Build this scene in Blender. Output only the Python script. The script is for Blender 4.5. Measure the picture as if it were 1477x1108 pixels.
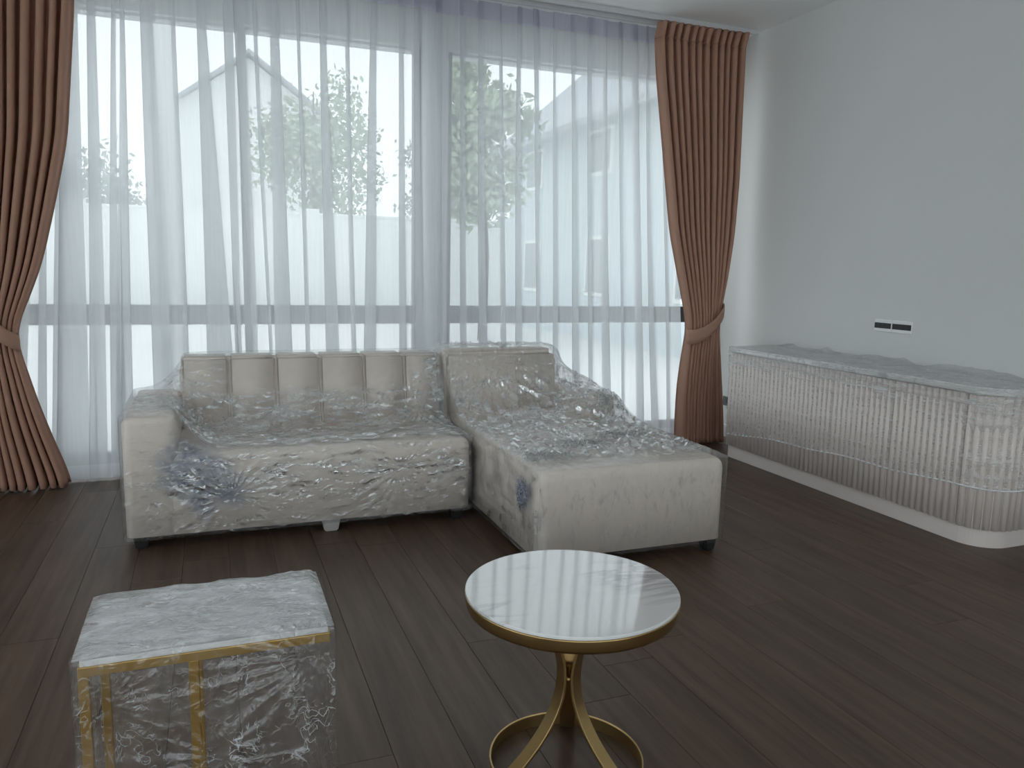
import bpy, bmesh, math, random
import numpy as np
from mathutils import Matrix, Vector

# ------------------------------------------------------------------ camera, sky, exposure
scene = bpy.context.scene
for o in list(bpy.data.objects):
    bpy.data.objects.remove(o)
COL = scene.collection
random.seed(7)
RNG = np.random.default_rng(7)

IMG_W, IMG_H, FOCAL = 1477, 1108, 1122.0
PITCH, YAW, ROLL, CAM_Z = math.radians(8.38), math.radians(21.2), math.radians(1.25), 1.3
fw = np.array([math.sin(YAW)*math.cos(PITCH), math.cos(YAW)*math.cos(PITCH), -math.sin(PITCH)])
rt0 = np.array([math.cos(YAW), -math.sin(YAW), 0.0])
up0 = np.cross(rt0, fw)
rt = math.cos(ROLL)*rt0 + math.sin(ROLL)*up0
up = math.cos(ROLL)*up0 - math.sin(ROLL)*rt0
cam_data = bpy.data.cameras.new('camera')
cam_data.sensor_fit = 'HORIZONTAL'
cam_data.sensor_width = 36.0
cam_data.lens = 36.0*FOCAL/IMG_W
cam_data.clip_start = 0.02
cam_data.clip_end = 300
cam = bpy.data.objects.new('camera', cam_data)
COL.objects.link(cam)
cam.matrix_world = Matrix(((rt[0], up[0], -fw[0], 0), (rt[1], up[1], -fw[1], 0), (rt[2], up[2], -fw[2], CAM_Z), (0, 0, 0, 1)))
scene.camera = cam

world = bpy.data.worlds.new('overcast_sky')
scene.world = world
world.use_nodes = True
bg = world.node_tree.nodes['Background']
bg.inputs[0].default_value = (0.93, 0.965, 1.0, 1)
bg.inputs[1].default_value = 1.0

scene.view_settings.view_transform = 'Standard'
scene.view_settings.look = 'None'
scene.view_settings.gamma = 1.0
scene.view_settings.use_curve_mapping = False
scene.view_settings.exposure = 1.12
scene.cycles.transparent_max_bounces = 48
scene.cycles.max_bounces = 14
scene.cycles.diffuse_bounces = 7
scene.cycles.glossy_bounces = 5
scene.cycles.caustics_reflective = False
scene.cycles.caustics_refractive = False


def at_y(px, py, y):
    d = fw*FOCAL + rt*(px-738.5) - up*(py-554.0)
    return np.array([0, 0, CAM_Z]) + d*y/d[1]


# ------------------------------------------------------------------ helpers
def link(o, parent=None):
    COL.objects.link(o)
    if parent is not None:
        o.parent = parent
    return o


def mesh_obj(name, verts, faces, mat, parent=None, smooth=True):
    me = bpy.data.meshes.new(name)
    me.from_pydata([tuple(map(float, v)) for v in verts], [], faces)
    me.validate(clean_customdata=False)
    if smooth:
        me.polygons.foreach_set('use_smooth', [True]*len(me.polygons))
    if mat is not None:
        me.materials.append(mat)
    me.update()
    return link(bpy.data.objects.new(name, me), parent)


def bm_obj(name, bm, mat, parent=None, smooth=False):
    me = bpy.data.meshes.new(name)
    bm.to_mesh(me)
    bm.free()
    if smooth:
        me.polygons.foreach_set('use_smooth', [True]*len(me.polygons))
    if mat is not None:
        me.materials.append(mat)
    return link(bpy.data.objects.new(name, me), parent)


def add_box(bm, x0, x1, y0, y1, z0, z1):
    v = [bm.verts.new(p) for p in ((x0, y0, z0), (x1, y0, z0), (x1, y1, z0), (x0, y1, z0), (x0, y0, z1), (x1, y0, z1), (x1, y1, z1), (x0, y1, z1))]
    for f in ((0, 3, 2, 1), (4, 5, 6, 7), (0, 1, 5, 4), (1, 2, 6, 5), (2, 3, 7, 6), (3, 0, 4, 7)):
        bm.faces.new([v[i] for i in f])


def box(name, x0, x1, y0, y1, z0, z1, mat, parent=None, bevel=0.0, seg=3, flat_bottom=False):
    bm = bmesh.new()
    add_box(bm, x0, x1, y0, y1, z0-(bevel*1.02 if flat_bottom else 0), z1)
    if bevel:
        bmesh.ops.bevel(bm, geom=bm.edges[:], offset=bevel, segments=seg, affect='EDGES', profile=0.5)
    if flat_bottom:
        bmesh.ops.bisect_plane(bm, geom=bm.verts[:]+bm.edges[:]+bm.faces[:], plane_co=(0, 0, z0), plane_no=(0, 0, -1), clear_outer=True)
        bmesh.ops.contextual_create(bm, geom=[e for e in bm.edges if e.is_boundary])
    return bm_obj(name, bm, mat, parent, smooth=bevel > 0.012)


def boxes(name, lst, mat, parent=None):
    bm = bmesh.new()
    for b in lst:
        add_box(bm, *b)
    return bm_obj(name, bm, mat, parent)


def grid_faces(nr, nc, off=0, skip=None):
    i, j = np.meshgrid(np.arange(nr-1), np.arange(nc-1), indexing='ij')
    a = (off + i*nc + j).ravel()
    f = np.stack([a, a+1, a+nc+1, a+nc], 1)
    return f.tolist()


def tube(name, pts, r, mat, parent=None, n=8, closed=False):
    pts = [Vector(p) for p in pts]
    N = len(pts)
    V, F = [], []
    for i, p in enumerate(pts):
        a = pts[(i-1) % N] if closed or i > 0 else pts[0]
        b = pts[(i+1) % N] if closed or i < N-1 else pts[-1]
        t = (b-a).normalized()
        ref = Vector((0, 0, 1)) if abs(t.z) < 0.9 else Vector((1, 0, 0))
        u = t.cross(ref).normalized()
        w = u.cross(t)
        rr = r[i] if isinstance(r, (list, tuple)) else r
        for k in range(n):
            th = 2*math.pi*k/n
            V.append(p + u*math.cos(th)*rr + w*math.sin(th)*rr)
    M = N if closed else N-1
    for i in range(M):
        for k in range(n):
            a, b = i*n+k, i*n+(k+1) % n
            c, d = ((i+1) % N)*n+(k+1) % n, ((i+1) % N)*n+k
            F.append((a, b, c, d))
    if not closed:
        F.append(tuple(range(n-1, -1, -1)))
        F.append(tuple((N-1)*n+k for k in range(n)))
    return mesh_obj(name, V, F, mat, parent)


def empty(name, loc, rz=0.0):
    o = bpy.data.objects.new(name, None)
    o.empty_display_size = 0.1
    COL.objects.link(o)
    o.location = loc
    o.rotation_euler = (0, 0, rz)
    return o


def tag(o, label=None, cat=None, group=None, kind=None):
    for k, v in (('label', label), ('category', cat), ('group', group), ('kind', kind)):
        if v:
            o[k] = v
    return o


# ---- numpy value noise
_TAB = np.random.default_rng(11).random((256, 256))


def vnoise(x, y, seed=0):
    x = np.asarray(x, float) + seed*17.31
    y = np.asarray(y, float) + seed*7.77
    xi, yi = np.floor(x).astype(int), np.floor(y).astype(int)
    fx, fy = x-xi, y-yi
    fx, fy = fx*fx*(3-2*fx), fy*fy*(3-2*fy)
    g = lambda a, b: _TAB[a % 256, b % 256]
    return (g(xi, yi)*(1-fx)+g(xi+1, yi)*fx)*(1-fy) + (g(xi, yi+1)*(1-fx)+g(xi+1, yi+1)*fx)*fy


def ridge(x, y, seed=0, p=2.0):
    return (1-np.abs(2*vnoise(x, y, seed)-1))**p


# ------------------------------------------------------------------ materials
def new_mat(name):
    m = bpy.data.materials.new(name)
    m.use_nodes = True
    nt = m.node_tree
    b = nt.nodes.get('Principled BSDF')
    return m, nt, b


def N(nt, t, **kw):
    n = nt.nodes.new(t)
    for k, v in kw.items():
        if hasattr(n, k):
            setattr(n, k, v)
        else:
            n.inputs[k].default_value = v
    return n


def simple(name, col, rough=0.5, metal=0.0, noise=0.0, nscale=8.0, bump=0.0, bscale=120.0, spec=0.5):
    m, nt, b = new_mat(name)
    b.inputs['Base Color'].default_value = (*col, 1)
    b.inputs['Roughness'].default_value = rough
    b.inputs['Metallic'].default_value = metal
    b.inputs['Specular IOR Level'].default_value = spec
    tc = N(nt, 'ShaderNodeTexCoord')
    if noise:
        nz = N(nt, 'ShaderNodeTexNoise', Scale=nscale, Detail=5.0)
        nt.links.new(tc.outputs['Object'], nz.inputs['Vector'])
        r = N(nt, 'ShaderNodeMapRange')
        r.inputs['To Min'].default_value = 1-noise
        r.inputs['To Max'].default_value = 1+noise
        nt.links.new(nz.outputs['Fac'], r.inputs['Value'])
        mx = N(nt, 'ShaderNodeMix', data_type='RGBA', blend_type='MULTIPLY')
        mx.inputs[0].default_value = 1
        mx.inputs[6].default_value = (*col, 1)
        nt.links.new(r.outputs[0], mx.inputs[7])
        nt.links.new(mx.outputs[2], b.inputs['Base Color'])
    if bump:
        nz = N(nt, 'ShaderNodeTexNoise', Scale=bscale, Detail=3.0)
        nt.links.new(tc.outputs['Object'], nz.inputs['Vector'])
        bp = N(nt, 'ShaderNodeBump', Strength=bump, Distance=0.002)
        nt.links.new(nz.outputs['Fac'], bp.inputs['Height'])
        nt.links.new(bp.outputs[0], b.inputs['Normal'])
    return m


def sheer_mat(name, trans, col, transl=0.6):
    m, nt, b = new_mat(name)
    nt.nodes.remove(b)
    out = nt.nodes['Material Output']
    tc = N(nt, 'ShaderNodeTexCoord')
    mp = N(nt, 'ShaderNodeMapping')
    mp.inputs['Scale'].default_value = (60, 60, 3)
    nz = N(nt, 'ShaderNodeTexNoise', Scale=1.0, Detail=3.0)
    nt.links.new(tc.outputs['Object'], mp.inputs['Vector'])
    nt.links.new(mp.outputs[0], nz.inputs['Vector'])
    r = N(nt, 'ShaderNodeMapRange')
    r.inputs['To Min'].default_value = 1-trans-0.06
    r.inputs['To Max'].default_value = 1-trans+0.06
    nt.links.new(nz.outputs['Fac'], r.inputs['Value'])
    t = N(nt, 'ShaderNodeBsdfTransparent')
    tl = N(nt, 'ShaderNodeBsdfTranslucent')
    tl.inputs[0].default_value = (*col, 1)
    df = N(nt, 'ShaderNodeBsdfDiffuse')
    df.inputs[0].default_value = (*col, 1)
    m1 = N(nt, 'ShaderNodeMixShader')
    m1.inputs[0].default_value = 1-transl
    nt.links.new(tl.outputs[0], m1.inputs[1])
    nt.links.new(df.outputs[0], m1.inputs[2])
    m2 = N(nt, 'ShaderNodeMixShader')
    nt.links.new(r.outputs[0], m2.inputs[0])
    nt.links.new(t.outputs[0], m2.inputs[1])
    nt.links.new(m1.outputs[0], m2.inputs[2])
    nt.links.new(m2.outputs[0], out.inputs[0])
    return m


def thin_fresnel(nt, normal=None, f0=0.05):
    """reflectance of a thin sheet, the same from both sides"""
    g = N(nt, 'ShaderNodeNewGeometry')
    dt = N(nt, 'ShaderNodeVectorMath', operation='DOT_PRODUCT')
    nt.links.new(g.outputs['Incoming'], dt.inputs[0])
    nt.links.new(normal if normal is not None else g.outputs['Normal'], dt.inputs[1])
    prev = dt.outputs['Value']
    for op, v in (('ABSOLUTE', None), ('SUBTRACT', 1.0), ('ABSOLUTE', None), ('POWER', 5.0), ('MULTIPLY', 1-f0), ('ADD', f0)):
        m = N(nt, 'ShaderNodeMath', operation=op, use_clamp=op == 'ADD')
        nt.links.new(prev, m.inputs[0])
        if v is not None:
            m.inputs[1].default_value = v
        prev = m.outputs[0]
    return prev


def film_mat(name, haze=0.12, gloss=1.4, scale=(9, 25, 40), rot=(0, 0, 0), bump=0.3, rough=0.14, tint=(1, 1, 1), haze_scale=5.0, milky=0.0,
             dist=0.006, lines=0.5, width=0.016, bunch=False, fade=False, shiny=True, relief=0.004, through=None):
    """clear cling film: see-through, mirror-like, with thin creases, their glints painted white on non-shiny films, and a milky veil for bunching and painted glare"""
    m, nt, b = new_mat(name)
    nt.nodes.remove(b)
    out = nt.nodes['Material Output']
    L = nt.links.new

    def math_(op, a, v=None, clamp=False):
        n = N(nt, 'ShaderNodeMath', operation=op, use_clamp=clamp)
        L(a, n.inputs[0])
        if isinstance(v, (int, float)):
            n.inputs[1].default_value = v
        elif v is not None:
            L(v, n.inputs[1])
        return n.outputs[0]

    def rng(a, f0, f1, t0, t1):
        n = N(nt, 'ShaderNodeMapRange', clamp=True)
        for k, v in (('From Min', f0), ('From Max', f1), ('To Min', t0), ('To Max', t1)):
            n.inputs[k].default_value = v
        L(a, n.inputs['Value'])
        return n.outputs[0]

    tc = N(nt, 'ShaderNodeTexCoord')

    def noise(sc, detail=3.0, distort=0.6, r=(0, 0, 0), off=0.0):
        mp = N(nt, 'ShaderNodeMapping')
        mp.inputs['Scale'].default_value = sc
        mp.inputs['Location'].default_value = (off, off*1.3, off*.7)
        L(tc.outputs['Object'], mp.inputs['Vector'])
        src = mp.outputs[0]
        if any(r):
            m0 = N(nt, 'ShaderNodeMapping')
            m0.inputs['Rotation'].default_value = r
            L(tc.outputs['Object'], m0.inputs['Vector'])
            L(m0.outputs[0], mp.inputs['Vector'])
        n = N(nt, 'ShaderNodeTexNoise', Scale=1.0, Detail=detail, Distortion=distort)
        L(src, n.inputs['Vector'])
        return n.outputs['Fac']

    n1 = noise(scale, 3.0, 0.6, rot)
    n2 = noise(tuple(2.1*v for v in scale), 2.0, 0.9, tuple(-0.8*v for v in rot), 3.3)
    a1 = math_('ABSOLUTE', math_('SUBTRACT', n1, 0.5))
    a2 = math_('ABSOLUTE', math_('SUBTRACT', n2, 0.5))
    l1 = rng(a1, 0.0, width, 1.0, 0.0)
    l2 = rng(a2, 0.0, width*1.3, 0.8, 0.0)
    brk = rng(noise(tuple(0.9*v+3 for v in scale), 3.0, 0.3, (0, 0, 0), 8.1), 0.44, 0.62, 0.0, 1.0)
    ln = math_('MULTIPLY', math_('MULTIPLY', math_('MAXIMUM', l1, l2), brk), lines)
    hs = haze_scale if isinstance(haze_scale, tuple) else (haze_scale,)*3
    hz = rng(noise(hs, 4.0, 1.0, (0, 0, 0), 5.0), 0.38, 0.72, milky, milky+haze)
    if bunch:
        at = N(nt, 'ShaderNodeAttribute', attribute_name='bunch')
        bf = rng(at.outputs['Fac'], 0.0, 1.0, 0.12, 1.5)
        ln = math_('MULTIPLY', ln, bf)
        hz = math_('MULTIPLY', hz, bf)  # veil whitens most on the seats, painting in their glare
    white = hz if shiny else math_('ADD', ln, hz, True)  # non-shiny films get their crease glints as painted diffuse white
    bp = N(nt, 'ShaderNodeBump', Strength=bump, Distance=dist)
    L(math_('MULTIPLY', math_('MINIMUM', a1, a2), -4.0), bp.inputs['Height'])
    if shiny:                                    # each crease is a little ridge with its own mirror-like flanks
        bp2 = N(nt, 'ShaderNodeBump', Strength=1.0, Distance=relief)
        L(math_('MAXIMUM', rng(a1, 0.0, width*1.6, 1.0, 0.0), rng(a2, 0.0, width*1.6, 0.8, 0.0)), bp2.inputs['Height'])
        L(bp.outputs[0], bp2.inputs['Normal'])
        bp = bp2
    g = math_('MINIMUM', math_('MULTIPLY', thin_fresnel(nt, bp.outputs[0]), gloss), 0.42)
    if shiny:
        g = math_('MAXIMUM', g, ln, True)
    tr = N(nt, 'ShaderNodeBsdfTransparent')
    tr.inputs[0].default_value = (0.985*tint[0], 0.985*tint[1], 0.985*tint[2], 1)
    gl = N(nt, 'ShaderNodeBsdfGlossy', Roughness=rough)
    L(bp.outputs[0], gl.inputs['Normal'])
    dcol = (0.93*tint[0], 0.94*tint[1], 0.95*tint[2], 1)
    df = N(nt, 'ShaderNodeBsdfDiffuse')
    df.inputs[0].default_value = dcol
    tl = N(nt, 'ShaderNodeBsdfTranslucent')
    tl.inputs[0].default_value = dcol
    dm = N(nt, 'ShaderNodeMixShader')
    dm.inputs[0].default_value = through if through is not None else (0.12 if shiny else 0.30)
    L(df.outputs[0], dm.inputs[1])
    L(tl.outputs[0], dm.inputs[2])
    m1 = N(nt, 'ShaderNodeMixShader')
    L(white, m1.inputs[0])
    L(tr.outputs[0], m1.inputs[1])
    L(dm.outputs[0], m1.inputs[2])
    m2 = N(nt, 'ShaderNodeMixShader')
    L(g, m2.inputs[0])
    L(m1.outputs[0], m2.inputs[1])
    L(gl.outputs[0], m2.inputs[2])
    last = m2
    if fade:
        at = N(nt, 'ShaderNodeAttribute', attribute_name='cover')
        clr = N(nt, 'ShaderNodeBsdfTransparent')
        m3 = N(nt, 'ShaderNodeMixShader')
        L(at.outputs['Fac'], m3.inputs[0])
        L(clr.outputs[0], m3.inputs[1])
        L(m2.outputs[0], m3.inputs[2])
        last = m3
    L(last.outputs[0], out.inputs[0])
    return m


def glass_mat():
    m, nt, b = new_mat('window_glass')
    nt.nodes.remove(b)
    out = nt.nodes['Material Output']
    tr = N(nt, 'ShaderNodeBsdfTransparent')
    tr.inputs[0].default_value = (0.93, 0.96, 0.96, 1)
    gl = N(nt, 'ShaderNodeBsdfGlossy', Roughness=0.01)
    mx = N(nt, 'ShaderNodeMixShader')
    nt.links.new(thin_fresnel(nt), mx.inputs[0])
    nt.links.new(tr.outputs[0], mx.inputs[1])
    nt.links.new(gl.outputs[0], mx.inputs[2])
    nt.links.new(mx.outputs[0], out.inputs[0])
    return m


def wood_mat():
    m, nt, b = new_mat('dark_wood')
    L = nt.links.new
    tc = N(nt, 'ShaderNodeTexCoord')
    oi = N(nt, 'ShaderNodeObjectInfo')
    mp = N(nt, 'ShaderNodeMapping')
    mp.inputs['Scale'].default_value = (26, 1.6, 26)
    L(tc.outputs['Object'], mp.inputs['Vector'])
    ad = N(nt, 'ShaderNodeVectorMath', operation='ADD')
    sc = N(nt, 'ShaderNodeVectorMath', operation='SCALE')
    sc.inputs['Scale'].default_value = 40
    cb = N(nt, 'ShaderNodeCombineXYZ')
    for i in range(3):
        L(oi.outputs['Random'], cb.inputs[i])
    L(cb.outputs[0], sc.inputs[0])
    L(mp.outputs[0], ad.inputs[0])
    L(sc.outputs[0], ad.inputs[1])
    nz = N(nt, 'ShaderNodeTexNoise', Scale=1.0, Detail=6.0, Roughness=0.62)
    L(ad.outputs[0], nz.inputs['Vector'])
    cr = N(nt, 'ShaderNodeValToRGB')
    cr.color_ramp.elements[0].position = 0.3
    cr.color_ramp.elements[0].color = (0.058, 0.035, 0.023, 1)
    cr.color_ramp.elements[1].position = 0.72
    cr.color_ramp.elements[1].color = (0.135, 0.085, 0.056, 1)
    L(nz.outputs['Fac'], cr.inputs[0])
    mr = N(nt, 'ShaderNodeMapRange')
    mr.inputs['To Min'].default_value = 0.9
    mr.inputs['To Max'].default_value = 1.1
    L(oi.outputs['Random'], mr.inputs['Value'])
    mx = N(nt, 'ShaderNodeMix', data_type='RGBA', blend_type='MULTIPLY')
    mx.inputs[0].default_value = 1
    L(cr.outputs[0], mx.inputs[6])
    L(mr.outputs[0], mx.inputs[7])
    L(mx.outputs[2], b.inputs['Base Color'])
    n2 = N(nt, 'ShaderNodeTexNoise', Scale=2.2, Detail=4.0)
    L(tc.outputs['Object'], n2.inputs['Vector'])
    rr = N(nt, 'ShaderNodeMapRange')
    rr.inputs['To Min'].default_value = 0.34
    rr.inputs['To Max'].default_value = 0.5
    L(n2.outputs['Fac'], rr.inputs['Value'])
    L(rr.outputs[0], b.inputs['Roughness'])
    bp = N(nt, 'ShaderNodeBump', Strength=0.12, Distance=0.002)
    L(nz.outputs['Fac'], bp.inputs['Height'])
    L(bp.outputs[0], b.inputs['Normal'])
    b.inputs['Specular IOR Level'].default_value = 0.4
    return m


def marble_mat(name, rough=0.06, base=(0.82, 0.82, 0.81), vein=(0.45, 0.45, 0.47), rot=0.5):
    m, nt, b = new_mat(name)
    L = nt.links.new
    tc = N(nt, 'ShaderNodeTexCoord')
    mp = N(nt, 'ShaderNodeMapping')
    mp.inputs['Rotation'].default_value = (0, 0, rot)
    mp.inputs['Scale'].default_value = (1.6, 6.0, 3)
    L(tc.outputs['Object'], mp.inputs['Vector'])
    nz = N(nt, 'ShaderNodeTexNoise', Scale=1.3, Detail=7.0, Roughness=0.55, Distortion=1.2)
    L(mp.outputs[0], nz.inputs['Vector'])
    s = N(nt, 'ShaderNodeMath', operation='SUBTRACT')
    s.inputs[1].default_value = 0.5
    L(nz.outputs['Fac'], s.inputs[0])
    a = N(nt, 'ShaderNodeMath', operation='ABSOLUTE')
    L(s.outputs[0], a.inputs[0])
    cr = N(nt, 'ShaderNodeValToRGB')
    cr.color_ramp.elements[0].position = 0.0
    cr.color_ramp.elements[0].color = (*vein, 1)
    cr.color_ramp.elements[1].position = 0.045
    cr.color_ramp.elements[1].color = (*base, 1)
    L(a.outputs[0], cr.inputs[0])
    n2 = N(nt, 'ShaderNodeTexNoise', Scale=2.5, Detail=3.0)
    L(tc.outputs['Object'], n2.inputs['Vector'])
    f = N(nt, 'ShaderNodeMapRange', clamp=True)
    f.inputs['From Min'].default_value = 0.42
    f.inputs['From Max'].default_value = 0.6
    L(n2.outputs['Fac'], f.inputs['Value'])
    mx = N(nt, 'ShaderNodeMix', data_type='RGBA')
    mx.inputs[6].default_value = (*base, 1)
    L(f.outputs[0], mx.inputs[0])
    L(cr.outputs[0], mx.inputs[7])
    L(mx.outputs[2], b.inputs['Base Color'])
    b.inputs['Roughness'].default_value = rough
    b.inputs['Coat Weight'].default_value = 0.6
    b.inputs['Coat Roughness'].default_value = 0.02
    return m


M = {}
M['wall'] = simple('wall_paint', (0.77, 0.785, 0.78), 0.75, noise=0.02, nscale=3, bump=0.05, bscale=200)
M['ceiling'] = simple('ceiling_paint', (0.93, 0.935, 0.94), 0.8, noise=0.015, nscale=2)
M['base'] = simple('baseboard_paint', (0.74, 0.74, 0.75), 0.45, noise=0.02)
M['wood'] = wood_mat()
M['subfloor'] = simple('subfloor', (0.012, 0.009, 0.008), 0.9, noise=0.1)
M['alu'] = simple('grey_aluminium', (0.10, 0.105, 0.115), 0.4, metal=0.3, noise=0.05)
M['white_alu'] = simple('white_track', (0.7, 0.7, 0.72), 0.4, noise=0.03)
M['glass'] = glass_mat()
M['sheer'] = sheer_mat('sheer_voile', 0.39, (0.76, 0.775, 0.79), 0.78)
M['sheer_head'] = sheer_mat('sheer_heading', 0.12, (0.62, 0.62, 0.72), 0.5)
M['hem'] = sheer_mat('sheer_hem', 0.36, (0.84, 0.86, 0.88), 0.65)
M['drape'] = simple('brown_drape', (0.46, 0.265, 0.195), 0.85, noise=0.03, nscale=6, bump=0.15, bscale=700, spec=0.2)
M['tie'] = simple('brown_tieback', (0.45, 0.27, 0.20), 0.75, noise=0.05, bump=0.2, bscale=500, spec=0.25)
M['leather'] = simple('grey_leather', (0.87, 0.77, 0.69), 0.42, noise=0.03, nscale=3, bump=0.12, bscale=260)
M['blackleg'] = simple('black_plastic', (0.02, 0.02, 0.02), 0.4, noise=0.1)
M['greyleg'] = simple('grey_plastic_leg', (0.5, 0.49, 0.47), 0.4, noise=0.04)
M['lacquer'] = simple('pale_pink_lacquer', (0.84, 0.765, 0.725), 0.38, noise=0.02, nscale=4)
M['gap_shade'] = simple('carcass_gap_shade', (0.10, 0.085, 0.08), 0.5, noise=0.02)  # carcass coloured dark to paint the shade in the door gaps
M['marble'] = marble_mat('white_marble')
M['marble_top'] = marble_mat('white_marble_sideboard', 0.15, (0.78, 0.77, 0.76), rot=0.2)
M['gold'] = simple('brushed_gold', (0.52, 0.36, 0.16), 0.32, metal=1.0, noise=0.08, nscale=6, bump=0.05)
M['gold2'] = simple('yellow_gold', (0.50, 0.32, 0.09), 0.38, metal=0.85, noise=0.06)
M['foam'] = simple('white_foam_sheet', (0.78, 0.80, 0.80), 0.6, noise=0.05, nscale=10, bump=0.5, bscale=30)
M['plate'] = simple('white_socket_plate', (0.93, 0.93, 0.93), 0.35, noise=0.02)
M['black'] = simple('black_insert', (0.012, 0.012, 0.014), 0.3, noise=0.1)
M['film_sofa'] = film_mat('cling_film_sofa', 0.30, 1.1, (9, 30, 40), (0.0, 0.35, 0.25), 0.3, 0.16, lines=0.95, width=0.10, bunch=True, relief=0.0013, milky=0.06)
M['film_chaise'] = film_mat('cling_film_chaise', 0.30, 1.1, (34, 14, 10), (0.0, 0.2, -0.45), 0.3, 0.16, lines=0.95, width=0.10, bunch=True, relief=0.0013, milky=0.06)
M['film_board'] = film_mat('cling_film_sideboard', 0.22, 1.1, (16, 1.6, 46), (0.05, 0, 0), 0.15, 0.2, haze_scale=(6, 1.4, 26), milky=0.05, lines=0.65, width=0.045, shiny=False, through=0.08)
M['film_board2'] = film_mat('cling_film_top', 0.30, 1.4, (18, 7, 16), (0, 0, 0.3), 0.4, 0.15, milky=0.06, lines=0.8, width=0.07, relief=0.003)
M['film_table'] = film_mat('cling_film_table', 0.10, 1.5, (13, 16, 9), (0.3, 0.7, 0), 0.5, 0.10, lines=0.6, width=0.014, shiny=False)
M['film_foam'] = film_mat('bunched_film_table', 0.55, 1.6, (7, 30, 20), (0, 0, 0.35), 0.6, 0.15, milky=0.34, lines=0.9, width=0.08, haze_scale=(5, 12, 6), relief=0.0012)
M['film_blue'] = film_mat('blue_film', 0.20, 1.8, (50, 60, 70), (0, 0.5, 0), 0.6, 0.15, tint=(0.42, 0.50, 0.70), milky=0.03, lines=1.0, width=0.14, haze_scale=25.0, fade=True, relief=0.0015)
M['film_edge'] = film_mat('film_edge_roll', 0.2, 1.6, (60, 8, 60), (0, 0, 0), 0.4, 0.15, milky=0.85, shiny=False, through=0.05)
M['terrace'] = simple('pale_concrete', (0.84, 0.84, 0.83), 0.8, noise=0.04, nscale=0.6)
M['whitewall'] = simple('white_render', (0.86, 0.87, 0.86), 0.8, noise=0.05, nscale=1.0)
M['bluewall'] = simple('pale_blue_render', (0.58, 0.64, 0.68), 0.8, noise=0.05, nscale=1.0)
M['roof'] = simple('grey_roof', (0.40, 0.42, 0.46), 0.7, noise=0.1, nscale=3)
M['winout'] = simple('dark_house_window', (0.30, 0.33, 0.36), 0.2, noise=0.1)
M['leaf'] = simple('green_leaves', (0.36, 0.43, 0.30), 0.7, noise=0.5, nscale=2.5)
M['leaf2'] = simple('grey_green_leaves', (0.46, 0.49, 0.44), 0.7, noise=0.4, nscale=2.5)
M['bark'] = simple('bark', (0.12, 0.09, 0.07), 0.9, noise=0.3)

# ------------------------------------------------------------------ room shell
XL, XR, YF, YB, ZC = -3.0, 3.85, -2.4, 5.36, 3.07
fl = box('floor', XL-.2, XR+.2, YF-.2, YB+.24, -0.12, -0.014, M['subfloor'])
tag(fl, kind='structure')
PW = 0.19
pm = {}
row = 0
x = XL
while x < XR-0.001:
    w = min(PW, XR-x)
    y = YF - random.random()*1.9
    while y < YB:
        ln = random.choice((1.7, 1.9, 2.1))
        a, b2 = max(y, YF), min(y+ln, YB)
        if b2-a > 0.03:
            key = (round(w, 3), round(b2-a, 2))
            if key not in pm:
                bm = bmesh.new()
                hw, hl = w/2-0.0005, (b2-a)/2-0.0005
                add_box(bm, -hw, hw, -hl, hl, -0.014, 0)
                bmesh.ops.bevel(bm, geom=[e for e in bm.edges if all(v.co.z > -0.001 for v in e.verts)], offset=0.0009, segments=1, affect='EDGES')
                me = bpy.data.meshes.new('plank')
                bm.to_mesh(me)
                bm.free()
                me.materials.append(M['wood'])
                pm[key] = me
            p = bpy.data.objects.new('plank', pm[key])
            link(p, fl)
            p.location = (x+w/2, (a+b2)/2, 0)
        y += ln
    x += PW

tag(box('ceiling', XL-.2, XR+.2, YF-.2, YB+.24, ZC, ZC+0.15, M['ceiling']), kind='structure')
tag(box('wall_right', XR, XR+.2, YF-.2, YB+.24, 0, ZC, M['wall']), kind='structure')
W4 = (-1.9, 3.6)  # opening for the added daylight window
tag(boxes('wall_left', [(XL-.2, XL, YF-.2, YB+.24, 2.7, ZC), (XL-.2, XL, YF-.2, W4[0], 0, 2.7), (XL-.2, XL, W4[1], YB+.24, 0, 2.7), (XL-.2, XL, W4[0], W4[1], 0, .03)], M['wall']), kind='structure')
HEAD = 2.765
W1 = (-1.25, 1.385)
W2 = (1.565, 3.74)
tag(boxes('wall_back', [(XL, XR, YB, YB+.22, HEAD, ZC), (XL, W1[0], YB, YB+.22, 0, HEAD), (W1[1], W2[0], YB, YB+.22, 0, HEAD),
                        (W2[1], XR, YB, YB+.22, 0, HEAD), (W1[0], W1[1], YB, YB+.22, 0, 0.035), (W2[0], W2[1], YB, YB+.22, 0, 0.035)], M['wall']), kind='structure')
W3 = (-2.6, 3.4)
tag(boxes('wall_front', [(XL, XR, YF-.2, YF, 2.7, ZC), (XL, W3[0], YF-.2, YF, 0, 2.7), (W3[1], XR, YF-.2, YF, 0, 2.7), (W3[0], W3[1], YF-.2, YF, 0, 0.03)], M['wall']), kind='structure')
tag(box('baseboard_right', XR-.014, XR, YF, YB, 0, 0.10, M['base'], bevel=0.004, seg=2), kind='structure')
tag(boxes('baseboard_left', [(XL, XL+.014, W4[1], YB, 0, 0.10)], M['base']), kind='structure')


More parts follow.
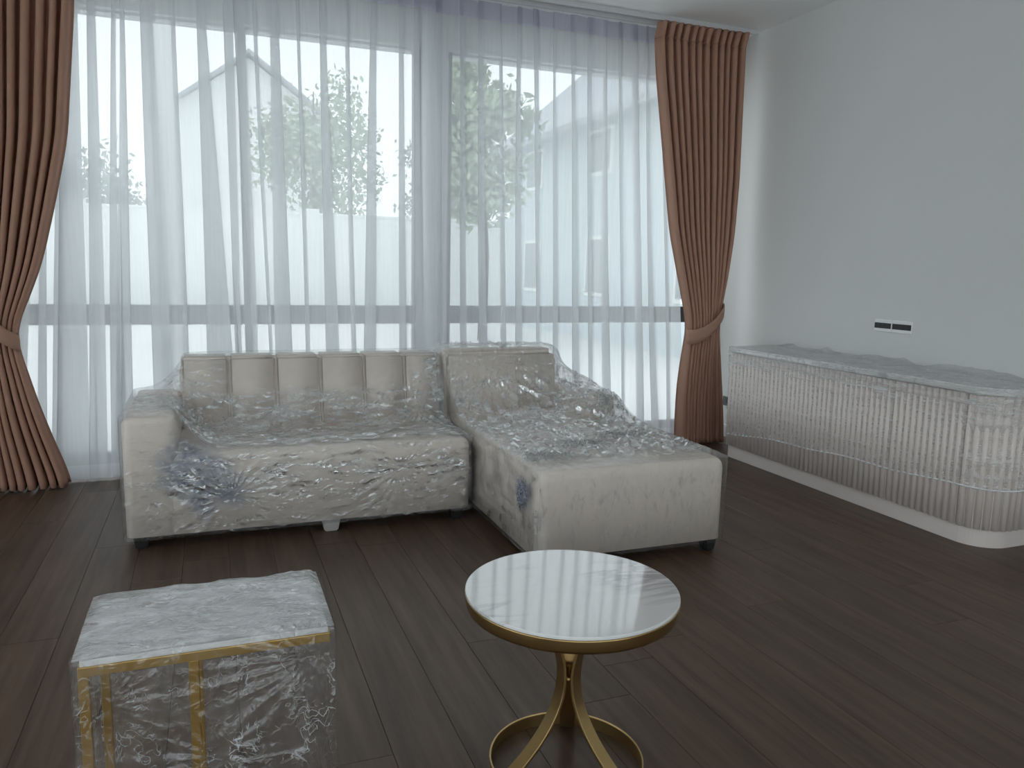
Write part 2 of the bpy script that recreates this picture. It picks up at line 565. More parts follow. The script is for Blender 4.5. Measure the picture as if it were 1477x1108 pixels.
def window(name, x0, x1, y, z0, z1, mulls, trans, parent_kind=True):
    w = empty(name, ((x0+x1)/2, y, z0))
    tag(w, kind='structure')
    ox, oy, oz = w.location
    P = lambda nm, a, b, c, d, e, f_, mt: box(nm, a-ox, b-ox, c-oy, d-oy, e-oz, f_-oz, mt, w, bevel=0.003, seg=1)
    t = 0.045
    P('frame', x0, x0+t, y, y+.07, z0, z1, M['alu'])
    P('frame', x1-t, x1, y, y+.07, z0, z1, M['alu'])
    P('frame', x0+t, x1-t, y, y+.07, z1-0.012, z1, M['white_alu'])
    P('frame', x0+t, x1-t, y, y+.07, z0, z0+.055, M['alu'])
    edges = [x0+t] + [m for m in mulls] + [x1-t]
    for m in mulls:
        P('mullion', m-.025, m+.025, y, y+.07, z0+.055, z1-.012, M['alu'])
    zs = [z0+.055, z1-.012]
    if trans:
        zs = [z0+.055, trans[0], trans[1], z1-.012]
        for i in range(len(edges)-1):
            a = edges[i] + (.025 if i > 0 else 0)
            b = edges[i+1] - (.025 if i < len(edges)-2 else 0)
            P('transom', a, b, y-.012, y+.07, trans[0], trans[1], M['alu'])
    for i in range(len(edges)-1):
        a = edges[i] + (.025 if i > 0 else 0)
        b = edges[i+1] - (.025 if i < len(edges)-2 else 0)
        for k in range(0, len(zs), 2):
            P('pane', a-.004, b+.004, y+.03, y+.036, zs[k]-.004, zs[k+1]+.004, M['glass'])
    return w


w1 = window('window_1', W1[0], W1[1], 5.42, 0.035, HEAD, [0.23], (0.905, 1.03))
h = box('handle', 0.23-.018-w1.location.x, 0.23+.018-w1.location.x, -.045, 0.0, 1.66, 1.80, M['alu'], w1, bevel=0.008)
window('window_2', W2[0], W2[1], 5.42, 0.035, HEAD, [], (0.905, 1.03))
window('window_3', W3[0], W3[1], YF-.12, 0.03, 2.7, [-1.1, 0.4, 1.9], None)  # window behind the camera, widened to let in more daylight
w4 = window('added_window_left', -2.75, 2.75, -.06, 0.03, 2.7, [-1.37, 0.0, 1.37], None)  # unseen window added in the left wall to brighten the room
w4.location = (XL-.08, (W4[0]+W4[1])/2, 0.03)
w4.rotation_euler = (0, 0, math.pi/2)

# ------------------------------------------------------------------ curtains
for yy, nm, x0, x1, lb in ((5.10, 'curtain_track', -1.6, 3.80, 'white ceiling track carrying the sheer curtains'),
                           (4.985, 'curtain_track', -1.9, 3.80, 'white ceiling track carrying the brown drapes')):
    t = empty(nm, ((x0+x1)/2, yy, ZC))
    tag(t, lb, 'curtain track')
    hw = (x1-x0)/2
    box('rail', -hw, hw, -.014, .014, -.03, 0.001, M['white_alu'], t, bevel=0.003, seg=1)
    box('lip', -hw, hw, -.018, -.014, -.034, -.024, M['white_alu'], t)


def catmull(P, sub):
    P = np.asarray(P)
    n = len(P)
    out = []
    for i in range(n-1):
        p0, p1, p2, p3 = P[max(i-1, 0)], P[i], P[i+1], P[min(i+2, n-1)]
        for k in range(sub):
            t = k/sub
            out.append(0.5*((2*p1)+(-p0+p2)*t+(2*p0-5*p1+4*p2-p3)*t*t+(-p0+3*p1-3*p2+p3)*t**3))
    out.append(P[-1])
    return np.array(out)


def sheer(xtop, xbot, pleats, label, seed, ybase):
    """pleats: (x at top, x at bottom, overlap top, overlap bottom)"""
    rng = np.random.default_rng(seed)
    ztop, zbot = 3.034, 0.012
    root = empty('sheer_curtain', ((xbot[0]+xbot[1])/2, ybase, 0))
    tag(root, label, 'curtain', 'white sheer curtains across the window')
    ph = rng.random((len(pleats), 6))

    def rows(zlist):
        R = []
        for z in zlist:
            t = (ztop-z)/(ztop-zbot)
            xa = xtop[0]+(xbot[0]-xtop[0])*t
            xb = xtop[1]+(xbot[1]-xtop[1])*t
            ctl = [(xa, 0.0)]
            for k, (pt, pb, wt, wb) in enumerate(pleats):
                wob = 0.006*math.sin(5*t+6*ph[k, 0])*t
                p = pt+(pb-pt)*(t**(0.8+0.5*ph[k, 1])) + wob
                ww = wt+(wb-wt)*(t**(0.7+0.6*ph[k, 2]))
                ww = max(ww, 0.006)
                d = 0.014+0.018*min(1, ww/0.08)
                s = 1 if ph[k, 3] > 0.3 else -1
                ctl += [(p-ww*0.2, 0.35*d*s), (p+ww*0.46, 0.5*d*s), (p+ww*0.5, 0.2*d*s), (p, 0.0), (p-ww*0.5, -0.3*d*s), (p-ww*0.46, -0.55*d*s), (p+ww*0.3, -0.6*d*s), (p+ww*0.75+0.012, -0.25*d*s+0.01*math.sin(7*t+9*ph[k, 4]))]
            ctl.append((xb, 0.0))
            c = catmull(ctl, 3)
            R.append(np.column_stack([c[:, 0]-root.location.x, c[:, 1], np.full(len(c), z)]))
        return R
    zs = np.concatenate([np.linspace(2.925, 0.10, 30)])
    R = rows(zs)
    n = len(R[0])
    mesh_obj('fabric', np.concatenate(R), grid_faces(len(R), n), M['sheer'], root)
    R = rows(np.linspace(0.10, zbot, 3))
    mesh_obj('hem', np.concatenate(R), grid_faces(len(R), n), M['hem'], root)
    R = rows(np.linspace(ztop, 2.925, 4))
    mesh_obj('heading', np.concatenate(R), grid_faces(len(R), n), M['sheer_head'], root)
    return root


YS = 5.10
def pxx(px, py, y=YS): return float(at_y(px, py, y)[0])


left_pl = []
tops = [72, 84, 98, 112, 138, 173, 182, 214, 252, 290, 330, 345, 368, 396, 430, 465, 500, 540, 578, 600]
bots = [18, 50, 72, 97, 136, 162, 174, 235, 270, 322, 348, 372, 396, 414, 448, 482, 512, 530, 583, 606]
wb = [.05, .05, .05, .16, .09, .06, .10, .11, .03, .17, .03, .02, .02, .11, .03, .10, .03, .09, .06, .06]
wt = [.02, .02, .02, .03, .03, .015, .015, .05, .02, .03, .05, .06, .02, .03, .015, .03, .02, .025, .03, .03]
for a, b, c, d in zip(tops, bots, wt, wb):
    left_pl.append((pxx(a, 90), pxx(b, 560), c, d))
sheer((-1.0, pxx(628, 60)), (-1.3, pxx(632, 560)), left_pl, 'wide white sheer curtain behind the long sofa section', 3, YS)
right_pl = []
tops = [634, 667, 695, 722, 750, 773, 800, 826, 852, 875, 895, 916, 934, 952]
bots = [634, 672, 703, 730, 752, 780, 806, 838, 860, 882, 905, 930, 952, 972]
for i, (a, b) in enumerate(zip(tops, bots)):
    right_pl.append((pxx(a, 100), pxx(b, 560), (.045 if i == 0 else .014+.012*(i % 3)), .03+.045*((i*7) % 5)/4))
sheer((pxx(612, 60), 3.16), (pxx(612, 560), 3.47), right_pl, 'narrower white sheer curtain behind the chaise section', 5, YS+.035)


def drape(name, label, prof, nf, mirror, tie_z, seed):
    """prof: list of (z, x_inner, x_outer, amp); corrugated cloth gathered by a tieback"""
    rng = np.random.default_rng(seed)
    zs = np.array([p[0] for p in prof])
    order = np.argsort(zs)
    fz = lambda k, z: np.interp(z, zs[order], np.array([p[k] for p in prof])[order])
    cx = (prof[-1][1]+prof[-1][2])/2
    yb = 4.99
    root = empty(name, (cx, yb, 0))
    tag(root, label, 'curtain', 'brown drapes at the window sides')
    ncol = nf*12
    s = np.linspace(0, 1, ncol+1)
    jit = np.cumsum(0.75+0.5*rng.random(nf))
    jit = np.concatenate([[0], jit])/jit[-1]
    phase = np.interp(s, jit, np.arange(nf+1))
    am = 0.7+0.6*rng.random(nf+2)

    def surf(zl, kind):
        R = []
        for z in zl:
            a, b, A = fz(1, z), fz(2, z), fz(3, z)
            # smooth: average neighbouring heights
            a = np.mean([fz(1, z+q) for q in (-.08, -.04, 0, .04, .08)])
            b = np.mean([fz(2, z+q) for q in (-.08, -.04, 0, .04, .08)])
            amp = 1.25*A*np.interp(phase, np.arange(nf+2), am)
            lean = 0.0
            sh = 0.0
            if kind == 'head':
                sh = (z-2.93)*0.25
            c = np.cos(2*math.pi*phase)
            c = np.sign(c)*np.abs(c)**0.75
            wob = 0.25*np.sin(z*1.7+phase*1.3)
            y = amp*c*(1+0.15*wob)
            x = a+(b-a)*s + 0.35*np.sin(4*math.pi*phase)*amp*0.35 + sh
            # front half of the gathering bulges toward the room
            bul = -0.05*np.sin(math.pi*s)*np.exp(-((z-tie_z)/0.5)**2)
            R.append(np.column_stack([x-cx, y+bul, np.full(len(s), z)]))
        return R
    zl = np.concatenate([np.linspace(2.925, tie_z+.12, 34), np.linspace(tie_z+.1, tie_z-.1, 9), np.linspace(tie_z-.13, 0.012, 18)])
    R = surf(zl, 'body')
    ob = mesh_obj('fabric', np.concatenate(R), grid_faces(len(R), ncol+1), M['drape'], root)
    md = ob.modifiers.new('thickness', 'SOLIDIFY')
    md.thickness = 0.003
    R = surf(np.linspace(3.034, 2.925, 6), 'head')
    ob = mesh_obj('heading', np.concatenate(R), grid_faces(len(R), ncol+1), M['drape'], root)
    md = ob.modifiers.new('thickness', 'SOLIDIFY')
    md.thickness = 0.003
    return root, cx, yb


prof_r = [(3.05, 2.955, 3.70, .030), (2.9, 2.965, 3.70, .030), (2.70, 2.985, 3.70, .032), (2.0, 3.10, 3.705, .036), (1.6, 3.165, 3.69, .036), (1.27, 3.255, 3.65, .034), (1.05, 3.315, 3.61, .03),
          (0.95, 3.34, 3.60, .030), (0.85, 3.345, 3.60, .030), (0.7, 3.325, 3.615, .036), (0.45, 3.305, 3.64, .044), (0.2, 3.305, 3.665, .050), (0.0, 3.315, 3.675, .055)]
dr, cxr, ybr = drape('drape', 'brown drape tied back beside the sideboard wall', prof_r, 12, False, 0.92, 1)
prof_l = [(3.05, -1.42, -.62, .034), (2.65, -1.44, -.64, .036), (1.96, -1.43, -.71, .04), (1.6, -1.41, -.79, .04), (1.28, -1.37, -.87, .038), (1.08, -1.335, -.945, .034), (0.94, -1.31, -1.005, .028),
          (0.82, -1.31, -1.01, .028), (0.72, -1.33, -.985, .032), (0.5, -1.38, -.935, .04), (0.34, -1.41, -.89, .045), (0.05, -1.45, -.80, .05), (0.0, -1.45, -.79, .05)]
dl, cxl, ybl = drape('drape', 'brown drape tied back at the end away from the sideboard', prof_l, 13, True, 0.87, 2)


def tieback(root, cx, yb, xa, xb, za, zb, hgt):
    """cloth band around the gathered drape; za / zb: centre heights at the two sides"""
    V, F = [], []
    n = 40
    for i in range(n):
        th = 2*math.pi*i/n
        c, s_ = math.cos(th), math.sin(th)
        px = (xa+xb)/2 + (xb-xa)/2*c
        py = -0.045 - 0.075*s_
        u = (c+1)/2
        zc = za+(zb-za)*(u**1.6)
        hh = hgt*(1-0.25*u)
        for k, dz in enumerate((-hh/2, -hh/6, hh/6, hh/2)):
            bulge = 1.0 + (0.02 if k in (1, 2) else 0)
            V.append(((px-(xa+xb)/2)*bulge+(xa+xb)/2-cx, py, zc+dz))
    for i in range(n):
        for k in range(3):
            a, b = i*4+k, ((i+1) % n)*4+k
            F.append((a, b, b+1, a+1))
    ob = mesh_obj('tieback', V, F, M['tie'], root)
    md = ob.modifiers.new('thickness', 'SOLIDIFY')
    md.thickness = 0.006
    ob['label'] = 'plain brown cloth tieback'


tieback(dr, cxr, ybr, 3.325, 3.615, 0.83, 1.04, 0.11)
tieback(dl, cxl, ybl, -1.32, -.995, 1.02, 0.84, 0.12)

# ------------------------------------------------------------------ sofa
SX0, SX1, SY0, SY1 = -0.39, 1.235, 3.74, 4.62
CX0, CX1, CY0, CY1 = 1.268, 2.22, 2.93, 4.62
SEAT, ARM, BACK = 0.435, 0.615, 0.805


def sofa_leg(name, x, y, mat, parent, h=0.07, w=0.07):
    bm = bmesh.new()
    add_box(bm, x-w/2, x+w/2, y-w/2, y+w/2, 0, h)
    for v in bm.verts:
        if v.co.z < 0.01:
            v.co.x = x+(v.co.x-x)*0.72
            v.co.y = y+(v.co.y-y)*0.72
    bmesh.ops.bevel(bm, geom=bm.edges[:], offset=0.006, segments=2, affect='EDGES')
    return bm_obj(name, bm, mat, parent)


sofa = empty('sofa_section', ((SX0+SX1)/2, (SY0+SY1)/2, 0))
tag(sofa, 'grey leather two-seat sofa section with channelled back and one arm', 'sofa', 'wrapped sectional sofa')
ox, oy = sofa.location.x, sofa.location.y
box('arm', SX0-ox, -0.165-ox, SY0-oy, SY1-oy, 0.065, ARM, M['leather'], sofa, bevel=0.04, seg=5, flat_bottom=True)
box('seat', SX0+.06-ox, SX1-ox, SY0+.003-oy, 4.40-oy, 0.065, SEAT, M['leather'], sofa, bevel=0.05, seg=5, flat_bottom=True)
box('back_frame', -0.17-ox, SX1-ox, 4.46-oy, SY1-oy, 0.065, 0.76, M['leather'], sofa, bevel=0.03, seg=3)
edges = [-0.158, 0.079, 0.318, 0.555, 0.797, 1.03, 1.234]
for i in range(6):
    bm = bmesh.new()
    add_box(bm, edges[i]-ox+.0005, edges[i+1]-ox-.0005, 4.345-oy, 4.545-oy, 0.40, BACK)
    bmesh.ops.bevel(bm, geom=[e for e in bm.edges], offset=0.014, segments=4, affect='EDGES')
    for v in bm.verts:
        v.co.y += (v.co.z-0.44)*0.14
    bm_obj('back_channel', bm, M['leather'], sofa, smooth=True)
for px, py, mt in ((SX0+.06, SY0+.06, 'blackleg'), (SX1-.07, SY0+.05, 'blackleg'), (SX0+.06, SY1-.06, 'blackleg'), (SX1-.06, SY1-.06, 'blackleg')):
    sofa_leg('leg', px-ox, py-oy, M[mt], sofa)
sofa_leg('leg', 0.52-ox, SY0+.055-oy, M['greyleg'], sofa, w=.09)['label'] = 'light grey middle support leg'

ch = empty('chaise_section', ((CX0+CX1)/2, (CY0+CY1)/2, 0))
tag(ch, 'grey leather chaise section with long seat and low side arm', 'sofa', 'wrapped sectional sofa')
ox, oy = ch.location.x, ch.location.y
box('seat', CX0-ox, CX1-ox, CY0-oy, 4.42-oy, 0.065, SEAT+.02, M['leather'], ch, bevel=0.05, seg=5, flat_bottom=True)
box('arm', 2.02-ox, CX1+.006-ox, 4.02-oy, CY1-oy, 0.067, 0.578, M['leather'], ch, bevel=0.04, seg=5, flat_bottom=True)
bm = bmesh.new()
add_box(bm, CX0-ox, 1.995-ox, 4.345-oy, 4.555-oy, 0.40, BACK+.012)
bmesh.ops.bevel(bm, geom=bm.edges[:], offset=0.035, segments=5, affect='EDGES')
for v in bm.verts:
    v.co.y += (v.co.z-0.44)*0.14
bm_obj('back_cushion', bm, M['leather'], ch, smooth=True)
box('back_frame', CX0+.005-ox, 2.03-ox, 4.46-oy, CY1-oy, 0.066, 0.76, M['leather'], ch, bevel=0.03, seg=3)
for px, py in ((CX0+.07, CY0+.06), (CX1-.05, CY0+.05), (CX0+.06, CY1-.06), (CX1-.06, CY1-.06)):
    sofa_leg('leg', px-ox, py-oy, M['blackleg'], ch)


# ------------------------------------------------------------------ plastic wraps
def rbox_h(X, Y, x0, x1, y0, y1, z, r):
    d = np.minimum(np.minimum(X-x0, x1-X), np.minimum(Y-y0, y1-Y))
    dd = np.clip(d, 0, r)
    hgt = z - (r-np.sqrt(np.maximum(r*r-(r-dd)**2, 0)))
    return np.where(d < -1e-6, -1.0, hgt)


def bilin(Z, nx, ny):
    h0, w0 = Z.shape
    yy, xx = np.linspace(0, h0-1, ny), np.linspace(0, w0-1, nx)
    yi, xi = np.minimum(yy.astype(int), h0-2), np.minimum(xx.astype(int), w0-2)
    fy, fx = (yy-yi)[:, None], (xx-xi)[None, :]
    A = Z[np.ix_(yi, xi)]*(1-fx)+Z[np.ix_(yi, xi+1)]*fx
    B = Z[np.ix_(yi+1, xi)]*(1-fx)+Z[np.ix_(yi+1, xi+1)]*fx
    return A*(1-fy)+B*fy


def wrap(name, label, group, x0, x1, y0, y1, hfun, iters, bottom, mat, disp, step=0.0055, off=0.005, origin=None, skirt_mat=None, bunch=None, rc=0.0):
    """film stretched over a height field and hanging down its four sides"""
    cs = 0.025
    cxn, cyn = max(8, int((x1-x0)/cs)), max(8, int((y1-y0)/cs))
    Xc, Yc = np.meshgrid(np.linspace(x0, x1, cxn), np.linspace(y0, y1, cyn))
    hc = hfun(np.clip(Xc, x0+.006, x1-.006), np.clip(Yc, y0+.006, y1-.006))
    Z = hc.copy()
    for _ in range(iters):
        P = np.pad(Z, 1, mode='edge')
        Z = np.maximum(hc, (P[:-2, 1:-1]+P[2:, 1:-1]+P[1:-1, :-2]+P[1:-1, 2:])/4)
    nx, ny = int((x1-x0)/step), int((y1-y0)/step)
    Xf, Yf = np.meshgrid(np.linspace(x0, x1, nx), np.linspace(y0, y1, ny))
    hf = hfun(np.clip(Xf, x0+.002, x1-.002), np.clip(Yf, y0+.002, y1-.002))
    Zf = np.maximum(hf, bilin(Z, nx, ny)) + off
    cx, cy = origin if origin else ((x0+x1)/2, (y0+y1)/2)
    root = empty(name, (cx, cy, 0))
    tag(root, label, 'plastic wrap', group)
    hs = int((np.median(Zf[0])-bottom)/step)

    def finish(ob, P0):
        if bunch is not None:
            at = ob.data.attributes.new('bunch', 'FLOAT', 'POINT')
            at.data.foreach_set('value', np.clip(bunch(P0[..., 0], P0[..., 1], P0[..., 2]), 0, 1).astype(np.float32).ravel())
        return ob

    def rounded(P):
        """follow the rounded vertical corners of what is wrapped"""
        if rc:
            for (kx, sx_) in ((x0-o+rc, -1), (x1+o-rc, 1)):
                for (ky, sy_) in ((y0-o+rc, -1), (y1+o-rc, 1)):
                    dx, dy = (P[..., 0]-kx)*sx_, (P[..., 1]-ky)*sy_
                    r_ = np.hypot(dx, dy)
                    m_ = (dx > 0) & (dy > 0) & (r_ > rc)
                    q = np.where(m_, rc/np.maximum(r_, 1e-6), 1.0)
                    P[..., 0] = np.where(m_, kx+dx*q*sx_, P[..., 0])
                    P[..., 1] = np.where(m_, ky+dy*q*sy_, P[..., 1])
        return P
    o = off
    # strip: front skirt, top, back skirt
    fr_z = bottom + (Zf[0][None, :]-bottom)*np.linspace(0, 1, hs+1)[:-1, None]
    bk_z = bottom + (Zf[-1][None, :]-bottom)*np.linspace(1, 0, hs+1)[1:, None]
    o = off
    Xs = np.concatenate([np.repeat(Xf[:1], hs, 0), Xf, np.repeat(Xf[:1], hs, 0)])
    Ys = np.concatenate([np.full((hs, nx), y0-o), Yf, np.full((hs, nx), y1+o)])
    Zs = np.concatenate([fr_z, Zf, bk_z])

    def displace(X, Y, Z, tag_):
        P = np.stack([X, Y, Z], -1)
        du = np.gradient(P, axis=1)
        dv = np.gradient(P, axis=0)
        n = np.cross(du, dv)
        n /= np.linalg.norm(n, axis=-1, keepdims=True)+1e-9
        for _ in range(3):
            n = (n+np.roll(n, 1, 0)+np.roll(n, -1, 0))/3
        b = np.concatenate([[0], np.cumsum(np.median(np.linalg.norm(np.diff(P, axis=0), axis=-1), axis=1))])[:, None]
        a = (X-x0) if tag_ == 's' else (Y-y0)
        e = np.minimum(a, a.max()-a)
        fade = np.clip(e/0.03, 0.0, 1)
        d = disp(X, Y, Z, np.broadcast_to(b, X.shape))*fade*(1.0 if tag_ == 's' else 0.4)
        return P+n*d[..., None]
    P = rounded(displace(Xs, Ys, Zs, 's'))
    P0 = P.copy()
    P[..., 0] -= cx
    P[..., 1] -= cy
    rows, cols = Xs.shape
    if skirt_mat is None:
        finish(mesh_obj('film', P.reshape(-1, 3), grid_faces(rows, cols), mat, root), P0)
    else:
        mesh_obj('top_film', P[hs:rows-hs].reshape(-1, 3), grid_faces(rows-2*hs, cols), mat, root)
        mesh_obj('skirt_film', P[:hs+1].reshape(-1, 3), grid_faces(hs+1, cols), skirt_mat, root)
        mesh_obj('skirt_film', P[rows-hs-1:].reshape(-1, 3), grid_faces(hs+1, cols), skirt_mat, root)
    for side in (0, -1):
        zz = Zf[:, side]
        t = np.linspace(0, 1, hs+1)[:, None]
        Z2 = bottom+(zz[None, :]-bottom)*t
        Y2 = np.repeat(Yf[:, 0][None, :], hs+1, 0)
        X2 = np.full_like(Y2, x0-o if side == 0 else x1+o)
        Q = rounded(displace(X2, Y2, Z2, 'e'))
        Q0 = Q.copy()
        Q[..., 0] -= cx
        Q[..., 1] -= cy
        finish(mesh_obj('side_film', Q.reshape(-1, 3), grid_faces(hs+1, Q.shape[1]), skirt_mat or mat, root), Q0)
    return root


def pucker(a, b, ca, cb, n, R, amp, seed, sq=1.0):
    da, db = a-ca, (b-cb)*sq
    r = np.hypot(da, db)+1e-4
    th = np.arctan2(db, da)
    s = np.sin(n*th+3*vnoise(th*2+9, r*3, seed)+seed)
    s = (0.5+0.5*s)**2
    return amp*s*np.exp(-(r/R)**2)*np.clip(r/0.03, 0, 1)


def crease(a, b, a0, b0, a1, b1, w, amp):
    L = math.hypot(a1-a0, b1-b0)
    ux, uy = (a1-a0)/L, (b1-b0)/L
    s = (a-a0)*ux+(b-b0)*uy
    d = -(a-a0)*uy+(b-b0)*ux
    return amp*np.exp(-(d/w)**2)*np.clip(s/0.04, 0, 1)*np.clip((L-s)/0.04, 0, 1)


def h_sofa(X, Y):
    H = rbox_h(X, Y, -0.40, 1.242, 3.73, 4.625, SEAT, 0.05)
    H = np.maximum(H, rbox_h(X, Y, -0.40, -0.165, 3.73, 4.625, ARM, 0.04))
    back = np.minimum(rbox_h(X, Y, -0.165, 1.242, 4.325, 4.625, BACK+.004, 0.04), 0.44+(Y-4.328)/0.14)
    return np.maximum(H, back)


# b runs: bottom front (0) -> front edge (~0.36) -> seat -> back top
def d_sofa(X, Y, Z, b):
    a = X-SX0
    lo = np.clip((4.30-Y)/0.10, 0, 1)      # film lies flat against the upper back
    skirt = np.clip((3.80-Y)/0.05, 0, 1)
    wa, wb_ = a+0.05*vnoise(a*6, b*6, 8), b+0.05*vnoise(a*6, b*6, 9)
    d = 0.006*ridge(wa*6, wb_*15, 1)*(0.15+0.85*lo)
    d += 0.006*ridge(wa*15, wb_*34, 2, 3)*lo*(0.25+0.75*(1-skirt*0.45))
    d += 0.0035*ridge(wa*34, wb_*62, 6, 2)*lo
    d += 0.009*ridge((a+b*0.7)*8, (b-a*0.5)*24, 3, 4)*np.clip(1.2-np.abs(Y-4.25)/0.16, 0, 1)
    d += pucker(a, b, 0.30, 0.75, 26, 0.22, 0.014, 1) + pucker(a, b, 1.45, 0.95, 22, 0.30, 0.014, 2) + pucker(a, b, 0.22, 0.55, 18, 0.15, 0.010, 3)
    d += pucker(a, b, 0.45, 0.18, 24, 0.25, 0.009, 4) + pucker(a, b, 1.25, 0.25, 24, 0.3, 0.007, 5)
    for k in range(14):
        a0 = 0.35+0.085*k
        d += crease(a, b, a0, 0.86+0.02*math.sin(k*2.1), a0+0.10, 1.06+.05*math.sin(k*1.3), 0.006, 0.006)
    d += crease(a, b, 0.15, 1.20, 0.95, 1.33, 0.006, 0.006) + crease(a, b, 0.2, 1.17, 1.1, 1.31, 0.005, 0.005) + crease(a, b, 0.85, 1.18, 1.2, 1.33, 0.005, 0.005)
    for k in range(7):
        d += crease(a, b, 0.03+.015*k, 0.34-.05*k, 0.17+.02*k, 0.18-.04*k, 0.004, 0.004)*skirt
    return d


def b_sofa(X, Y, Z):
    seat = np.clip((Y-3.76)/0.06, 0, 1)*np.clip((0.66-Z)/0.08, 0, 1)*np.clip((X+0.22)/0.05, 0, 1)
    corner = 0.9*np.exp(-(((X+0.12)/0.16)**2+((Z-0.60)/0.16)**2))*np.clip((Y-3.8)/.1, 0, 1)
    rightb = 0.8*np.exp(-(((X-1.17)/0.12)**2))*np.clip((Y-4.2)/.1, 0, 1)
    arm = 0.55*(X < -0.18)*np.clip((Y-3.75)/.05, 0, 1)
    front = np.clip((3.79-Y)/0.05, 0, 1)*(0.20+0.55*np.exp(-((Z-0.30)/0.11)**2))*np.clip((X+.3)/.15, .4, 1)
    return np.maximum.reduce([seat, corner, rightb, arm, front, np.full_like(X, 0.06)])


def b_chaise(X, Y, Z):
    top = np.clip((Y-2.985)/0.12, 0, 1)*np.clip((0.72-Z)/0.08, 0.25, 1)*np.clip((X-CX0+.008)/.02, 0, 1)
    left = 0.42*np.clip((CX0+.03-X)/0.03, 0, 1)
    front = np.clip((3.0-Y)/0.06, 0, 1)*(0.05+0.10*np.exp(-((Z-0.33)/0.07)**2)*np.clip((X-1.35)/.1, 0, 1)*np.clip((2.1-X)/.1, 0, 1)+0.5*np.clip((CX0+.06-X)/.05, 0, 1))
    return np.maximum.reduce([top, left, front, np.full_like(X, 0.03)])


FG = 'cling film round the new furniture'
ws = wrap('plastic_wrap', 'clear crinkled cling film stretched over the two-seat sofa section', FG, -0.40, 1.242, 3.73, 4.625, h_sofa, 26, 0.055, M['film_sofa'], d_sofa, bunch=b_sofa, rc=0.045)


def h_chaise(X, Y):
    H = rbox_h(X, Y, CX0-.01, CX1+.014, CY0-.01, 4.625, SEAT+.02, 0.05)
    H = np.maximum(H, rbox_h(X, Y, 2.02, CX1+.014, 4.02, 4.625, 0.578, 0.04))
    back = np.minimum(rbox_h(X, Y, CX0-.01, 2.0, 4.325, 4.625, BACK+.016, 0.04), 0.44+(Y-4.328)/0.14)
    return np.maximum(H, back)


def d_chaise(X, Y, Z, b):
    a = X-CX0
    top = np.clip((Y-3.0)/0.08, 0, 1)
    front = 1-top
    wa, wb_ = a+0.06*vnoise(a*6, b*6, 18), b+0.06*vnoise(a*6, b*6, 19)
    d = (0.009*ridge(wa*9, wb_*10, 11)+0.006*ridge(wa*20, wb_*24, 12, 3)+0.003*ridge(wa*45, wb_*50, 16, 2))*top
    d += 0.008*ridge((a*0.8+b*0.6)*7, (b*0.8-a*0.6)*28, 13, 4)*top
    d += front*(0.003*ridge(wa*20+b*10, wb_*7, 14, 5)+0.002*ridge(wa*45+b*20, wb_*16, 17, 5)*np.clip((Z-.2)/.15, 0, 1))
    d += pucker(a, b, 0.22, 1.95, 30, 0.35, 0.017, 11) + pucker(a, b, 0.42, 1.98, 26, 0.30, 0.017, 12) + pucker(a, b, 0.90, 1.45, 24, 0.30, 0.017, 13)
    d += pucker(a, b, 0.40, 0.80, 26, 0.25, 0.012, 14) + pucker(a, b, 0.08, 0.60, 22, 0.25, 0.012, 15) + pucker(a, b, 0.7, 0.95, 24, 0.25, 0.010, 16)
    for k in range(9):
        d += crease(a, b, 0.30+.03*k, 1.88-.02*k, 0.85, 1.36-.03*k+.03*math.sin(k), 0.007, 0.008)
    for k in range(8):
        d += crease(a, b, 0.04+.01*k, 0.45+.08*k, 0.22+.02*k, 0.62+.10*k, 0.006, 0.005)
    return d


wc = wrap('plastic_wrap', 'clear wrinkled cling film draped from chaise back over its long seat', FG, CX0-.01, CX1+.014, CY0-.01, 4.625, h_chaise, 90, 0.055, M['film_chaise'], d_chaise, bunch=b_chaise, rc=0.055)

# blue-tinted film bunched under the clear film
def blue_patch(parent, cx, cz, rx, rz, y, axis, seed):
    n = 90
    fade = []
    V, keep = [], []
    for j in range(n):
        for i in range(n):
            u, v = (i/(n-1)*2-1), (j/(n-1)*2-1)
            d = 0.006+0.010*ridge(np.array(u*9.0+seed), np.array(v*13.0), seed, 2)+0.005*ridge(np.array(u*22.0+seed), np.array(v*30.0), seed+3, 2)
            r = math.hypot(u, v)
            rim = 0.62+0.36*float(vnoise(np.array(math.atan2(v, u)*1.7+5), np.array(seed*1.0), seed))
            keep.append(r < rim)
            q = min(1.0, max(0.0, (rim-r)/0.45))
            fade.append(q*(0.45+0.55*float(vnoise(np.array(u*7.0), np.array(v*7.0), seed+5))))
            if axis == 'y':
                V.append((cx+u*rx+v*rz*-0.35, y-float(d), cz+v*rz))
            else:
                V.append((y-float(d), cx+u*rx, cz+v*rz))
    F = [f for f in grid_faces(n, n) if all(keep[k] for k in f)]
    o = mesh_obj('blue_film', V, F, M['film_blue'], parent)
    o['label'] = 'bunched blue film'
    at = o.data.attributes.new('cover', 'FLOAT', 'POINT')
    at.data.foreach_set('value', fade)
    bm = bmesh.new()
    bm.from_mesh(o.data)
    bmesh.ops.delete(bm, geom=[v for v in bm.verts if not v.link_faces], context='VERTS')
    bm.to_mesh(o.data)
    bm.free()


sx, sy = ws.location.x, ws.location.y
blue_patch(ws, -0.07-sx, 0.33, 0.24, 0.26, 3.733-sy, 'y', 1)
cx_, cy_ = wc.location.x, wc.location.y
blue_patch(wc, 3.05-cy_, 0.33, 0.10, 0.12, CX0-.014-cx_, 'x', 3)

